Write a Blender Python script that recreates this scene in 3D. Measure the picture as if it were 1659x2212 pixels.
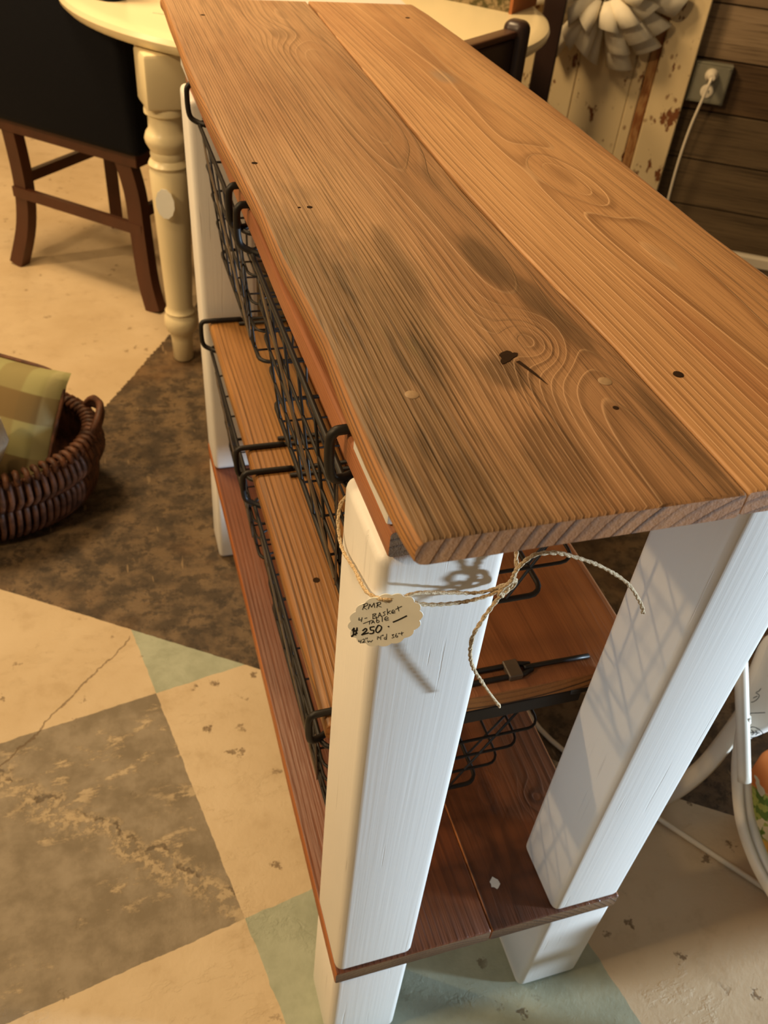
import bpy, bmesh, math, random
from mathutils import Vector, Matrix
random.seed(7)
S = bpy.context.scene
C = S.collection
for o in list(bpy.data.objects): bpy.data.objects.remove(o)

# ------------------------------------------------------------------ camera
cd = bpy.data.cameras.new('camera')
cam = bpy.data.objects.new('camera', cd); C.objects.link(cam)
cam.location = (-0.1352, -0.3415, 1.1828)
cam.rotation_euler = (0.8537, -0.085, -0.2909)
cd.sensor_fit = 'HORIZONTAL'; cd.sensor_width = 36.0; cd.lens = 36.0 * 1864.1 / 1659.0
cd.clip_start = 0.02
cd.dof.use_dof = True; cd.dof.focus_distance = 0.62; cd.dof.aperture_fstop = 18.0
S.camera = cam

# ------------------------------------------------------------------ light
wd = bpy.data.worlds.new('world'); S.world = wd; wd.use_nodes = True
bg = wd.node_tree.nodes['Background']
bg.inputs[0].default_value = (1.0, 0.80, 0.56, 1); bg.inputs[1].default_value = 0.14

def lamp(name, loc, target, power, color, size=0.3, kind='AREA', sy=None):
    ld = bpy.data.lights.new(name, kind); ld.energy = power; ld.color = color
    if kind == 'AREA':
        ld.shape = 'RECTANGLE'; ld.size = size; ld.size_y = sy or size
    else:
        ld.shadow_soft_size = size
    o = bpy.data.objects.new(name, ld); C.objects.link(o); o.location = loc
    d = Vector(target) - Vector(loc); o.rotation_euler = d.to_track_quat('-Z', 'Y').to_euler()
    return o
WARM = (1.0, 0.70, 0.37)
lamp('lamp_shop_side', (-2.3, 1.6, 1.82), (0.2, 0.3, 0.6), 92, WARM, 0.05, 'POINT')
lamp('lamp_ceiling_side', (-1.8, 0.05, 2.3), (0.0, 0.1, 0.5), 33, WARM, 0.25)
lamp('lamp_ceiling_back', (-0.55, 1.75, 2.5), (0.6, 2.5, 0.4), 64, WARM, 0.5)
lamp('lamp_ceiling_front', (-0.7, 0.5, 2.7), (-0.3, 0.6, 0), 9, WARM, 0.5)
spot = lamp('daylight_spot', (2.25, -0.84, 0.34), (0.16, 0.0, 0.52), 450, (0.64, 0.82, 1.0), 0.08, 'SPOT')
spot.data.spot_size = math.radians(50); spot.data.spot_blend = 0.8

S.view_settings.view_transform = 'Standard'; S.view_settings.look = 'None'
S.view_settings.exposure = -0.17; S.view_settings.gamma = 1.0
S.view_settings.use_curve_mapping = False

# ------------------------------------------------------------------ node expression helper
def srgb(r, g, b):
    f = lambda c: (c/255/12.92) if c/255 <= 0.04045 else ((c/255+0.055)/1.055)**2.4
    return (f(r), f(g), f(b), 1.0)
class X:
    def __init__(s, t, k): s.t = t; s.k = k
    def m(s, op, *a, clamp=False):
        n = s.t.nodes.new('ShaderNodeMath'); n.operation = op; n.use_clamp = clamp
        for i, v in enumerate((s,)+a):
            if isinstance(v, X): s.t.links.new(v.k, n.inputs[i])
            else: n.inputs[i].default_value = v
        return X(s.t, n.outputs[0])
    def __add__(s, b): return s.m('ADD', b)
    __radd__ = __add__
    def __sub__(s, b): return s.m('SUBTRACT', b)
    def __rsub__(s, b): return (s*-1.0) + b
    def __mul__(s, b): return s.m('MULTIPLY', b)
    __rmul__ = __mul__
    def __truediv__(s, b): return s.m('DIVIDE', b)
    def sq(s): return s*s
    def clamp(s): return s.m('ADD', 0.0, clamp=True)
    def smooth(s, a, b, lo=0.0, hi=1.0):
        n = s.t.nodes.new('ShaderNodeMapRange'); n.interpolation_type = 'SMOOTHSTEP'
        s.t.links.new(s.k, n.inputs[0]); n.inputs[1].default_value = a; n.inputs[2].default_value = b
        n.inputs[3].default_value = lo; n.inputs[4].default_value = hi
        return X(s.t, n.outputs[0])
class Mat:
    def __init__(s, name, rough=0.6, spec=0.4, obj=False):
        s.mat = bpy.data.materials.new(name); s.mat.use_nodes = True
        s.t = s.mat.node_tree; s.b = s.t.nodes['Principled BSDF']
        s.b.inputs['Roughness'].default_value = rough
        s.b.inputs['Specular IOR Level'].default_value = spec
        if obj: s.pos = s.t.nodes.new('ShaderNodeTexCoord').outputs['Object']
        else: s.pos = s.t.nodes.new('ShaderNodeNewGeometry').outputs['Position']
        n = s.t.nodes.new('ShaderNodeSeparateXYZ'); s.t.links.new(s.pos, n.inputs[0])
        s.x, s.y, s.z = (X(s.t, n.outputs[i]) for i in range(3))
    def vec(s, x, y, z):
        n = s.t.nodes.new('ShaderNodeCombineXYZ')
        for i, v in enumerate((x, y, z)):
            if isinstance(v, X): s.t.links.new(v.k, n.inputs[i])
            else: n.inputs[i].default_value = v
        return n.outputs[0]
    def noise(s, sc=(1, 1, 1), off=0.0, detail=3.0, rough=0.55, v=None):
        if v is None: v = s.vec(s.x*sc[0]+off, s.y*sc[1]+off*1.7, s.z*sc[2]-off)
        n = s.t.nodes.new('ShaderNodeTexNoise'); n.inputs['Scale'].default_value = 1.0
        n.inputs['Detail'].default_value = detail; n.inputs['Roughness'].default_value = rough
        s.t.links.new(v, n.inputs['Vector']); return X(s.t, n.outputs[0])
    def voro(s, sc=(1, 1, 1), off=0.0, feature='F1', v=None):
        if v is None: v = s.vec(s.x*sc[0]+off, s.y*sc[1]+off*1.7, s.z*sc[2]-off)
        n = s.t.nodes.new('ShaderNodeTexVoronoi'); n.feature = feature; n.inputs['Scale'].default_value = 1.0
        s.t.links.new(v, n.inputs['Vector']); return X(s.t, n.outputs[0])
    def col(s, c):
        if isinstance(c, tuple) and len(c) == 3: c = srgb(*c)
        n = s.t.nodes.new('ShaderNodeRGB'); n.outputs[0].default_value = c; return n.outputs[0]
    def mix(s, f, a, b, mode='MIX'):
        n = s.t.nodes.new('ShaderNodeMix'); n.data_type = 'RGBA'; n.blend_type = mode
        if isinstance(f, X): s.t.links.new(f.k, n.inputs[0])
        else: n.inputs[0].default_value = f
        for i, v in ((6, a), (7, b)):
            if isinstance(v, tuple): v = s.col(v)
            s.t.links.new(v, n.inputs[i])
        return n.outputs[2]
    def out(s, c, bump=None, bs=0.3, bd=0.002, rough=None):
        if isinstance(c, tuple): c = s.col(c)
        s.t.links.new(c, s.b.inputs['Base Color'])
        if bump is not None:
            n = s.t.nodes.new('ShaderNodeBump'); n.inputs['Strength'].default_value = bs; n.inputs['Distance'].default_value = bd
            s.t.links.new(bump.k, n.inputs['Height']); s.t.links.new(n.outputs[0], s.b.inputs['Normal'])
        if rough is not None: s.t.links.new(rough.k, s.b.inputs['Roughness'])
        return s.mat

# ------------------------------------------------------------------ materials
def wood(name, light, mid, dark, pith=(0.1, 0.7), freq=110.0, ring=0.6, wob=0.02, knots=(), stain=None, rough=0.5,
         fiber=0.35, bs=0.5, off=0.0, lines=None, spec=0.35):
    M = Mat(name, rough, spec)
    n1 = M.noise((5, 1.3, 5), 3.1+off, 2.0)
    n2 = M.noise((14, 4.0, 14), 9.7+off, 2.0)
    dx = M.x - pith[0] + (n1-0.5)*wob + (n2-0.5)*wob*0.25
    dz = M.z - pith[1] + (M.noise((1.0, 1.6, 1.0), 20.0+off, 1.0)-0.5)*wob*2.5
    r = (dx.sq()+dz.sq()).m('SQRT')
    core = None
    for (kx, ky, a, b, A) in knots:
        d2 = ((M.x-kx)/a).sq() + ((M.y-ky)/b).sq()
        g = (d2*-1.0).m('EXPONENT')
        r = r + g*A
        core = g if core is None else core.m('MAXIMUM', g)
    t = (r*freq).m('FRACT')
    late = t.smooth(0.45, 0.88) * (1.0 - t.smooth(0.92, 1.0))
    late = late * M.noise(v=M.vec((r*freq).m('FLOOR')*0.437+off, M.y*1.5, 0.0), detail=1.0).smooth(0.35, 0.68, 0.3, 1.0)
    streak = M.noise((95, 3.2, 95), 66.0+off, 3.0, 0.6)
    fib = M.noise((420, 7, 420), 1.0+off, 2.0, 0.6)
    fib2 = M.noise((1100, 30, 1100), 5.0+off, 1.0)
    lo = M.noise((9, 2.2, 9), 4.0+off, 4.0, 0.6)
    c = M.mix(lo.smooth(0.32, 0.68), light, mid)
    c = M.mix(late*ring*(lo.smooth(0.2, 0.8, 0.65, 1.1)), c, dark)
    if core is not None: c = M.mix(core.smooth(0.75, 1.0)*0.35, c, dark)
    if stain is not None: c = stain(M, c, fib, late)
    c = M.mix(fib.smooth(0.5, 0.75)*fiber, c, dark)
    c = M.mix(streak.smooth(0.5, 0.72)*fiber*0.7, c, dark)
    c = M.mix(fib2.smooth(0.5, 0.8)*fiber*0.5, c, light)
    if lines: c = M.mix(t.smooth(0.86, 0.93)*(1.0-t.smooth(0.96, 1.0))*lines[1], c, lines[0])
    h = late*0.6 + fib*0.7 + fib2*0.25
    return M.out(c, h, bs, 0.0012, rough=lo.smooth(0.2, 0.8, rough-0.08, rough+0.12))

def weather(M, c, fib, late):
    # weathered grey-brown area on the older board plus dark blotches
    m = M.x.smooth(-0.01, 0.10, 1.0, 0.0) * M.y.smooth(0.10, 0.46, 1.0, 0.0)
    n = M.noise((26, 7, 26), 31.0, 4.0, 0.62)
    m = (m*1.2 + (n-0.5)*1.5).smooth(0.18, 0.95)
    c = M.mix(m*0.82, c, (114, 90, 63))
    st = M.noise((160, 9, 160), 77.0, 3.0, 0.6).smooth(0.50, 0.66)
    c = M.mix(m*st*0.75, c, (66, 50, 34))
    gr = M.noise((60, 16, 60), 15.0, 3.0).smooth(0.56, 0.7)*M.y.smooth(0.30, 0.12)*M.y.smooth(0.02, 0.1)*M.x.smooth(0.09, 0.03)
    c = M.mix(gr*0.45, c, (96, 98, 60))
    for (kx, ky, a, b, s) in ((0.117, 0.175, 0.016, 0.05, 0.75), (0.130, 0.125, 0.013, 0.04, 0.7), (0.137, 0.08, 0.010, 0.04, 0.6), (0.055, 0.19, 0.012, 0.06, 0.5),
                              (0.075, 0.04, 0.016, 0.022, 0.7), (0.07, -0.04, 0.016, 0.04, 0.5), (0.145, -0.03, 0.008, 0.06, 0.6), (0.02, -0.05, 0.01, 0.03, 0.5)):
        g = (((M.x-kx)/a).sq()+((M.y-ky)/b).sq())
        g = ((g*-1.0).m('EXPONENT')*1.2 + (n-0.5)*1.0).smooth(0.35, 0.9)
        c = M.mix(g*s, c, (88, 66, 44))
    # loose end checks
    ck = M.noise((330, 6, 330), 12.0, 2.0, 0.5).smooth(0.66, 0.72)*M.y.smooth(0.28, 0.05)
    return M.mix(ck*0.6, c, (48, 34, 22))
def weather2(M, c, fib, late):
    n = M.noise((30, 6, 30), 51.0, 4.0, 0.62)
    e = M.x.smooth(0.295, 0.335)
    c = M.mix((e*0.9+(n-0.5)).smooth(0.2, 1.0)*0.6, c, (126, 80, 44))
    g = ((((M.x-0.248)/0.018).sq()+((M.y-0.628)/0.04).sq())*-1.0).m('EXPONENT')
    c = M.mix((g+(n-0.5)*0.8).smooth(0.4, 1.0)*0.6, c, (136, 120, 104))
    p = ((((M.x-0.22)/0.02).sq()+((M.y-0.02)/0.16).sq())*-1.0).m('EXPONENT')
    return M.mix(p.smooth(0.3, 1.0)*0.4, c, (150, 96, 62))

TOP1 = wood('wood_top_weathered', (180, 140, 102), (156, 114, 78), (90, 64, 42), pith=(0.120, 0.860), freq=400, ring=0.40, wob=0.012,
            knots=((0.106, 0.072, 0.018, 0.032, 0.012), (0.082, 0.05, 0.03, 0.05, 0.004), (0.128, 0.10, 0.030, 0.06, 0.004), (0.10, 0.80, 0.035, 0.06, 0.007), (0.13, 0.34, 0.02, 0.08, 0.003)),
            stain=weather, rough=0.50, lines=((206, 168, 128), 0.22), fiber=0.62, bs=0.75)
TOP2 = wood('wood_top_honey', (194, 148, 102), (170, 124, 82), (116, 78, 46), pith=(0.255, 0.862), freq=210, ring=0.66, wob=0.014,
            knots=((0.252, 0.335, 0.022, 0.065, 0.018), (0.262, 0.28, 0.02, 0.06, 0.006), (0.30, 0.02, 0.015, 0.06, 0.004)), stain=weather2, rough=0.46, off=13.0,
            lines=((226, 184, 138), 0.35), fiber=0.45, bs=0.65)
END = wood('wood_end_grain', (182, 122, 66), (152, 96, 46), (54, 31, 13), pith=(0.19, 0.83), freq=120, ring=1.0, wob=0.02, rough=0.7, fiber=0.2, bs=0.4, off=5.0)
EDGE = wood('wood_board_edge', (182, 130, 78), (152, 104, 60), (66, 42, 24), pith=(0.02, 1.00), freq=380, ring=0.9, wob=0.02, rough=0.55, off=8.0)
SUB = wood('wood_sub_board', (172, 112, 74), (152, 94, 58), (106, 60, 34), pith=(0.08, 1.06), freq=330, ring=0.45, wob=0.01, rough=0.5, off=17.0)
MID = wood('wood_mid_shelf', (164, 116, 62), (140, 93, 45), (72, 43, 18), pith=(0.150, 0.44), freq=190, ring=0.85, wob=0.014, rough=0.42, off=23.0, spec=0.5)
MIDB = wood('wood_mid_shelf_back', (160, 104, 62), (138, 84, 48), (98, 56, 30), pith=(0.24, 0.44), freq=60, ring=0.4, wob=0.03, rough=0.45, off=29.0,
            knots=((0.25, 0.35, 0.03, 0.08, 0.02),))
LOW = wood('wood_low_shelf', (122, 68, 38), (102, 54, 28), (58, 28, 14), pith=(0.20, 0.14), freq=170, ring=0.6, wob=0.01, rough=0.4, off=37.0, spec=0.5)
LOWB = wood('wood_low_shelf_back', (114, 66, 36), (92, 50, 26), (48, 25, 13), pith=(0.24, 0.15), freq=110, ring=0.7, wob=0.012, rough=0.4, off=41.0, spec=0.5,
            knots=((0.235, 0.16, 0.018, 0.035, 0.018), (0.215, 0.09, 0.02, 0.04, 0.010), (0.29, 0.14, 0.015, 0.02, 0.014)))
LOWEDGE = wood('wood_low_edge', (176, 108, 56), (156, 90, 44), (110, 60, 28), pith=(0.1, 0.4), freq=300, ring=0.4, wob=0.01, rough=0.5, off=43.0)
LOWEND = wood('wood_low_end', (116, 84, 52), (98, 70, 42), (56, 37, 22), pith=(0.1, 0.0), freq=170, ring=0.8, wob=0.02, rough=0.7, off=47.0, fiber=0.2)

M = Mat('painted_white_wood', 0.42, 0.4)
_n = M.noise((260, 260, 4), 2.0, 3.0, 0.6); _b = M.noise((6, 6, 5), 5.0, 3.0)
_cr = M.noise((190, 190, 5), 8.0, 2.0).smooth(0.66, 0.70)*_b.smooth(0.5, 0.6)
PAINT = M.out(M.mix(_cr*0.22, M.mix(_b, (238, 234, 228), (230, 226, 218)), (150, 142, 134)), _n*0.5-_cr*1.0, 0.35, 0.0012)

M = Mat('black_wire', 0.48, 0.35); WIRE = M.out(M.mix(M.noise((120, 120, 120)), (24, 20, 17), (36, 30, 25)))
M = Mat('bronze_strap', 0.45, 0.5); STRAP = M.out(M.mix(M.noise((60, 60, 60)), (74, 60, 46), (94, 78, 60)))
M = Mat('jute_twine', 0.85, 0.2)
TWINE = M.out(M.mix(M.noise((900, 900, 900), 0, 2.0).smooth(0.35, 0.65), (226, 204, 168), (178, 150, 112)), M.noise((1500, 1500, 1500)), 0.6, 0.001)
M = Mat('tag_card', 0.6, 0.3); CARD = M.out(M.mix(M.noise((60, 60, 60)), (250, 249, 240), (246, 244, 232)))
M = Mat('ink', 0.5, 0.3); INK = M.out((20, 18, 16))
M = Mat('screw_head', 0.5, 0.5); SCREW = M.out(M.mix(M.noise((400, 400, 400)), (176, 146, 110), (140, 112, 82)))
M = Mat('nail_hole', 0.9, 0.1); HOLE = M.out(M.mix(M.noise((500, 500, 500)), (38, 26, 16), (58, 40, 26)))
M = Mat('white_paint_spot', 0.5, 0.4); SPOT = M.out((228, 222, 210))

# painted concrete floor
M = Mat('painted_concrete_floor', 0.55, 0.35)
ang = math.radians(11.0)
ox, oy = -0.148, 0.573
ux = (M.x-ox)*math.cos(ang) + (M.y-oy)*math.sin(ang)
uy = (M.x-ox)*(-math.sin(math.radians(10.0))) + (M.y-oy)*math.cos(math.radians(10.0))
jit = (M.noise((40, 40, 1), 6.0, 2.0)-0.5)*0.006
fu = (ux+jit)/0.405; fv = (uy+jit)/0.405
iu = fu.m('FLOOR'); iv = fv.m('FLOOR')
par = (iu+iv).m('FLOORED_MODULO', 2.0)          # cell (-1,-1) and (0,0) are coloured, (-1,0) and (0,-1) are cream
tealm = iu.m('FLOORED_MODULO', 2.0)              # column parity picks grey or teal
big = M.noise((3, 3, 1), 1.0, 4.0, 0.6); med = M.noise((18, 18, 1), 2.0, 5.0, 0.65); fine = M.noise((90, 90, 1), 3.0, 4.0, 0.7)
cream = M.mix(big.smooth(0.3, 0.7), (206, 186, 154), (192, 170, 136))
cream = M.mix(med.smooth(0.5, 0.75)*0.45, cream, (172, 148, 114))
_w = M.noise((70, 70, 1), 90.0, 3.0, 0.7); _w2 = M.noise((70, 70, 1), 99.0, 3.0, 0.7)
spk = M.voro(v=M.vec(M.x*26+(_w-0.5)*1.1, M.y*26+(_w2-0.5)*1.1, 0.0)); spn = M.noise((7, 7, 1), 12.0, 3.0)
speck = spk.smooth(0.20, 0.09)*spn.smooth(0.46, 0.56)
cream = M.mix(speck*0.8, cream, (104, 82, 56))
grey = M.mix(med.smooth(0.35, 0.65), (140, 127, 107), (121, 109, 90))
chip = M.noise((16, 34, 1), 22.0, 6.0, 0.72).smooth(0.53, 0.62)*M.noise((5, 5, 1), 7.0, 2.0).smooth(0.44, 0.56)
grey = M.mix(chip*0.8, grey, (190, 170, 138))
_ln = (M.x+0.23)*0.66 + (M.y-0.335)*0.75 + (M.noise((14, 14, 1), 33.0, 4.0, 0.65)-0.5)*0.10
rough_ = _ln.m('ABSOLUTE').smooth(0.030, 0.006)
chip2 = rough_*M.noise((60, 60, 1), 35.0, 5.0, 0.75).smooth(0.46, 0.56)
grey = M.mix(chip2*0.75, grey, (186, 166, 134))
crev = (_ln-0.010).m('ABSOLUTE').smooth(0.005, 0.001)*M.noise((25, 25, 1), 37.0, 2.0).smooth(0.45, 0.55)
grey = M.mix(crev*0.7, grey, (74, 60, 44))
teal = M.mix(med.smooth(0.35, 0.7), (168, 174, 154), (152, 158, 138))
teal = M.mix(speck*0.8, teal, (92, 78, 56))
sq = M.mix(tealm.m('GREATER_THAN', 0.5), teal, grey)
chk = M.mix(par.m('LESS_THAN', 0.5), cream, sq)
# dark border band
bx, by, bd = 0.024, 0.585, math.atan2(-0.281, 0.418)
nb = ((M.x-bx)*(-math.sin(bd)) + (M.y-by)*math.cos(bd)) + jit*0.6
b2 = math.atan2(0.261, 0.152)
nb2 = ((M.x+0.184)*(-math.sin(b2)) + (M.y-1.413)*math.cos(b2)) + jit*2.0 + (fine-0.5)*0.02
brown = M.mix(med.smooth(0.38, 0.62), (108, 88, 64), (70, 57, 42))
brown = M.mix(M.noise((34, 34, 1), 41.0, 6.0, 0.75).smooth(0.50, 0.58)*0.72, brown, (50, 40, 29))
brown = M.mix(big.smooth(0.5, 0.72)*0.6, brown, (128, 94, 58))
scr = M.noise((60, 9, 1), 18.0, 2.0).smooth(0.70, 0.73)
brown = M.mix(scr*0.4, brown, (170, 142, 104))
far = M.mix(med.smooth(0.5, 0.75)*0.35, M.mix(big.smooth(0.3, 0.7), (204, 182, 148), (188, 164, 128)), (160, 134, 100))
far = M.mix(speck*0.6, far, (120, 96, 66))
c = M.mix(nb.m('GREATER_THAN', 0.0), chk, brown)
c = M.mix(nb2.m('GREATER_THAN', 0.0)*nb.m('GREATER_THAN', 0.25), c, far)
# one hairline crack running off from the border band
ckd = (M.x+0.18)*0.72 - (M.y-0.70)*0.69 + (M.noise((22, 22, 1), 61.0, 4.0, 0.6)-0.5)*0.035
ck = ckd.m('ABSOLUTE').smooth(0.0022, 0.0008)*nb.m('LESS_THAN', 0.0)*M.x.m('LESS_THAN', -0.18)
c = M.mix(ck*0.7, c, (96, 74, 50))
FLOOR = M.out(c, fine*0.6+chip*0.5+chip2*0.6-crev*0.8-ck*0.7-speck*0.4, 0.35, 0.003, rough=med.smooth(0.2, 0.8, 0.42, 0.66))

def greywood(name, base, base2, dark, off):
    M = Mat(name, 0.75, 0.2, obj=True)
    g = M.noise((4, 60, 120), off, 4.0, 0.65); l = M.noise((1.5, 12, 12), off+4, 3.0)
    kn = M.voro((2.2, 8, 8), off).smooth(0.12, 0.04)
    c = M.mix(l.smooth(0.3, 0.7), base, base2)
    c = M.mix(g.smooth(0.48, 0.7)*0.7, c, dark); c = M.mix(kn*0.7, c, (40, 32, 24))
    return M.out(c, g, 0.6, 0.003)
GREY = [greywood('barn_board_silver', (150, 128, 100), (126, 105, 80), (80, 62, 44), 1.0),
        greywood('barn_board_brown', (100, 78, 54), (80, 61, 42), (50, 36, 24), 11.0),
        greywood('barn_board_slate', (108, 90, 66), (88, 72, 52), (54, 43, 30), 21.0)]
M = Mat('chippy_cream_paint', 0.55, 0.35)
_c = M.mix(M.noise((8, 8, 4), 1.0, 3.0), (230, 208, 164), (212, 188, 142))
_sp = M.voro((34, 34, 22), 3.0).smooth(0.22, 0.09)*M.noise((9, 9, 6), 2.0).smooth(0.42, 0.52)
_ch = M.noise((20, 20, 9), 14.0, 5.0, 0.7).smooth(0.585, 0.61)
_c = M.mix(_sp*0.8, _c, (140, 100, 64)); _c = M.mix(_ch, _c, (122, 74, 40))
CHIPPY = M.out(_c, _ch*-1.0, 0.5, 0.002)
M = Mat('bare_rusty_wood', 0.8, 0.2)
RUST = M.out(M.mix(M.noise((30, 30, 9), 0.0, 5.0, 0.7).smooth(0.42, 0.6), (136, 84, 46), (176, 132, 84)))
M = Mat('wall_plaster', 0.7, 0.2); PLASTER = M.out(M.mix(M.noise((3, 3, 3)), (206, 192, 166), (196, 180, 152)))
M = Mat('trim_white', 0.5, 0.3); TRIM = M.out(M.mix(M.noise((5, 5, 5)), (222, 210, 188), (210, 196, 172)))
M = Mat('cream_furniture_paint', 0.32, 0.5); CREAM = M.out(M.mix(M.noise((4, 4, 4)), (238, 222, 180), (230, 212, 168)))
M = Mat('walnut_chair_wood', 0.4, 0.45); WALNUT = M.out(M.mix(M.noise((30, 30, 6), 2.0, 4.0), (92, 52, 32), (64, 36, 22)))
M = Mat('espresso_chair_wood', 0.35, 0.45); ESPRESSO = M.out(M.mix(M.noise((20, 20, 6), 2.0, 4.0), (56, 36, 28), (40, 26, 20)))
M = Mat('navy_upholstery', 0.85, 0.12); NAVY = M.out(M.mix(M.noise((300, 300, 300), 0, 2.0), (16, 18, 24), (26, 27, 32)))
M = Mat('wicker_brown', 0.55, 0.35); WICKER = M.out(M.mix(M.noise((50, 50, 50), 0, 3.0).smooth(0.3, 0.7), (102, 64, 43), (58, 34, 23)), M.noise((300, 300, 300)), 0.3, 0.001)
M = Mat('fluffy_white', 0.9, 0.1); FLUFF = M.out(M.mix(M.noise((120, 120, 40)), (216, 208, 192), (180, 170, 150)), M.noise((250, 250, 60), 0, 4.0), 1.0, 0.006)
M = Mat('galvanised_plate', 0.42, 0.5); M.b.inputs['Metallic'].default_value = 0.35
PLATE = M.out(M.mix(M.noise((50, 50, 50)), (150, 146, 126), (132, 128, 110)))
M = Mat('white_plastic', 0.4, 0.45); PLASTIC = M.out((228, 216, 192))
M = Mat('white_enamel_frame', 0.35, 0.5); ENAMEL = M.out(M.mix(M.noise((20, 20, 20)), (230, 222, 206), (216, 206, 188)))
M = Mat('book_page_paper', 0.8, 0.2); PAPER = M.out(M.mix(M.noise((30, 30, 30)), (244, 234, 212), (228, 216, 188)))
M = Mat('mossy_planter', 0.9, 0.1); MOSS = M.out(M.mix(M.noise((40, 40, 40), 0, 5.0, 0.7).smooth(0.4, 0.6), (78, 72, 44), (146, 128, 96)), M.noise((80, 80, 80)), 0.8, 0.004)
M = Mat('terracotta_end', 0.8, 0.2); TERRA = M.out(M.mix(M.noise((40, 40, 40), 0, 4.0), (176, 112, 66), (140, 84, 48)))
M = Mat('cotton_white', 0.85, 0.15); COTTON = M.out(M.mix(M.noise((8, 8, 8)), (226, 222, 214), (214, 208, 200)), M.noise((500, 500, 500)), 0.2, 0.001)
M = Mat('watercolour_floral', 0.8, 0.2)
_n = M.noise((14, 14, 14), 3.0, 4.0, 0.6); _zz = M.z + M.y*0.55 + (_n-0.5)*0.05
_c = M.mix(_zz.smooth(0.193, 0.200), M.mix(_zz.smooth(0.110, 0.117), (232, 182, 92), M.mix(M.noise((60, 60, 60), 1, 3.0).smooth(0.48, 0.54), (176, 186, 100), (104, 132, 64))), (226, 132, 70))
FLORAL = M.out(M.mix(M.noise((30, 30, 30), 9, 2.0).smooth(0.60, 0.62), _c, (232, 222, 190)))
M = Mat('plaid_green', 0.85, 0.12, obj=True)
def band(v, f, a, b, ph=0.0):
    t = (v*f+ph).m('FRACT'); return t.smooth(a, a+0.03)*(1.0-t.smooth(b, b+0.03))
_h = band(M.z, 8.5, 0.10, 0.55); _v = band(M.x, 5.0, 0.35, 0.62, 0.1); _v2 = band(M.x, 5.0, 0.80, 0.88, 0.1)
_c = M.mix(_h*0.85, (152, 147, 102), (110, 88, 58)); _c = M.mix(_v*0.45, _c, (126, 104, 68)); _c = M.mix(_v2*0.4, _c, (178, 168, 126))
PLAID = M.out(_c, M.noise((300, 300, 300)), 0.2, 0.001)

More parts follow.
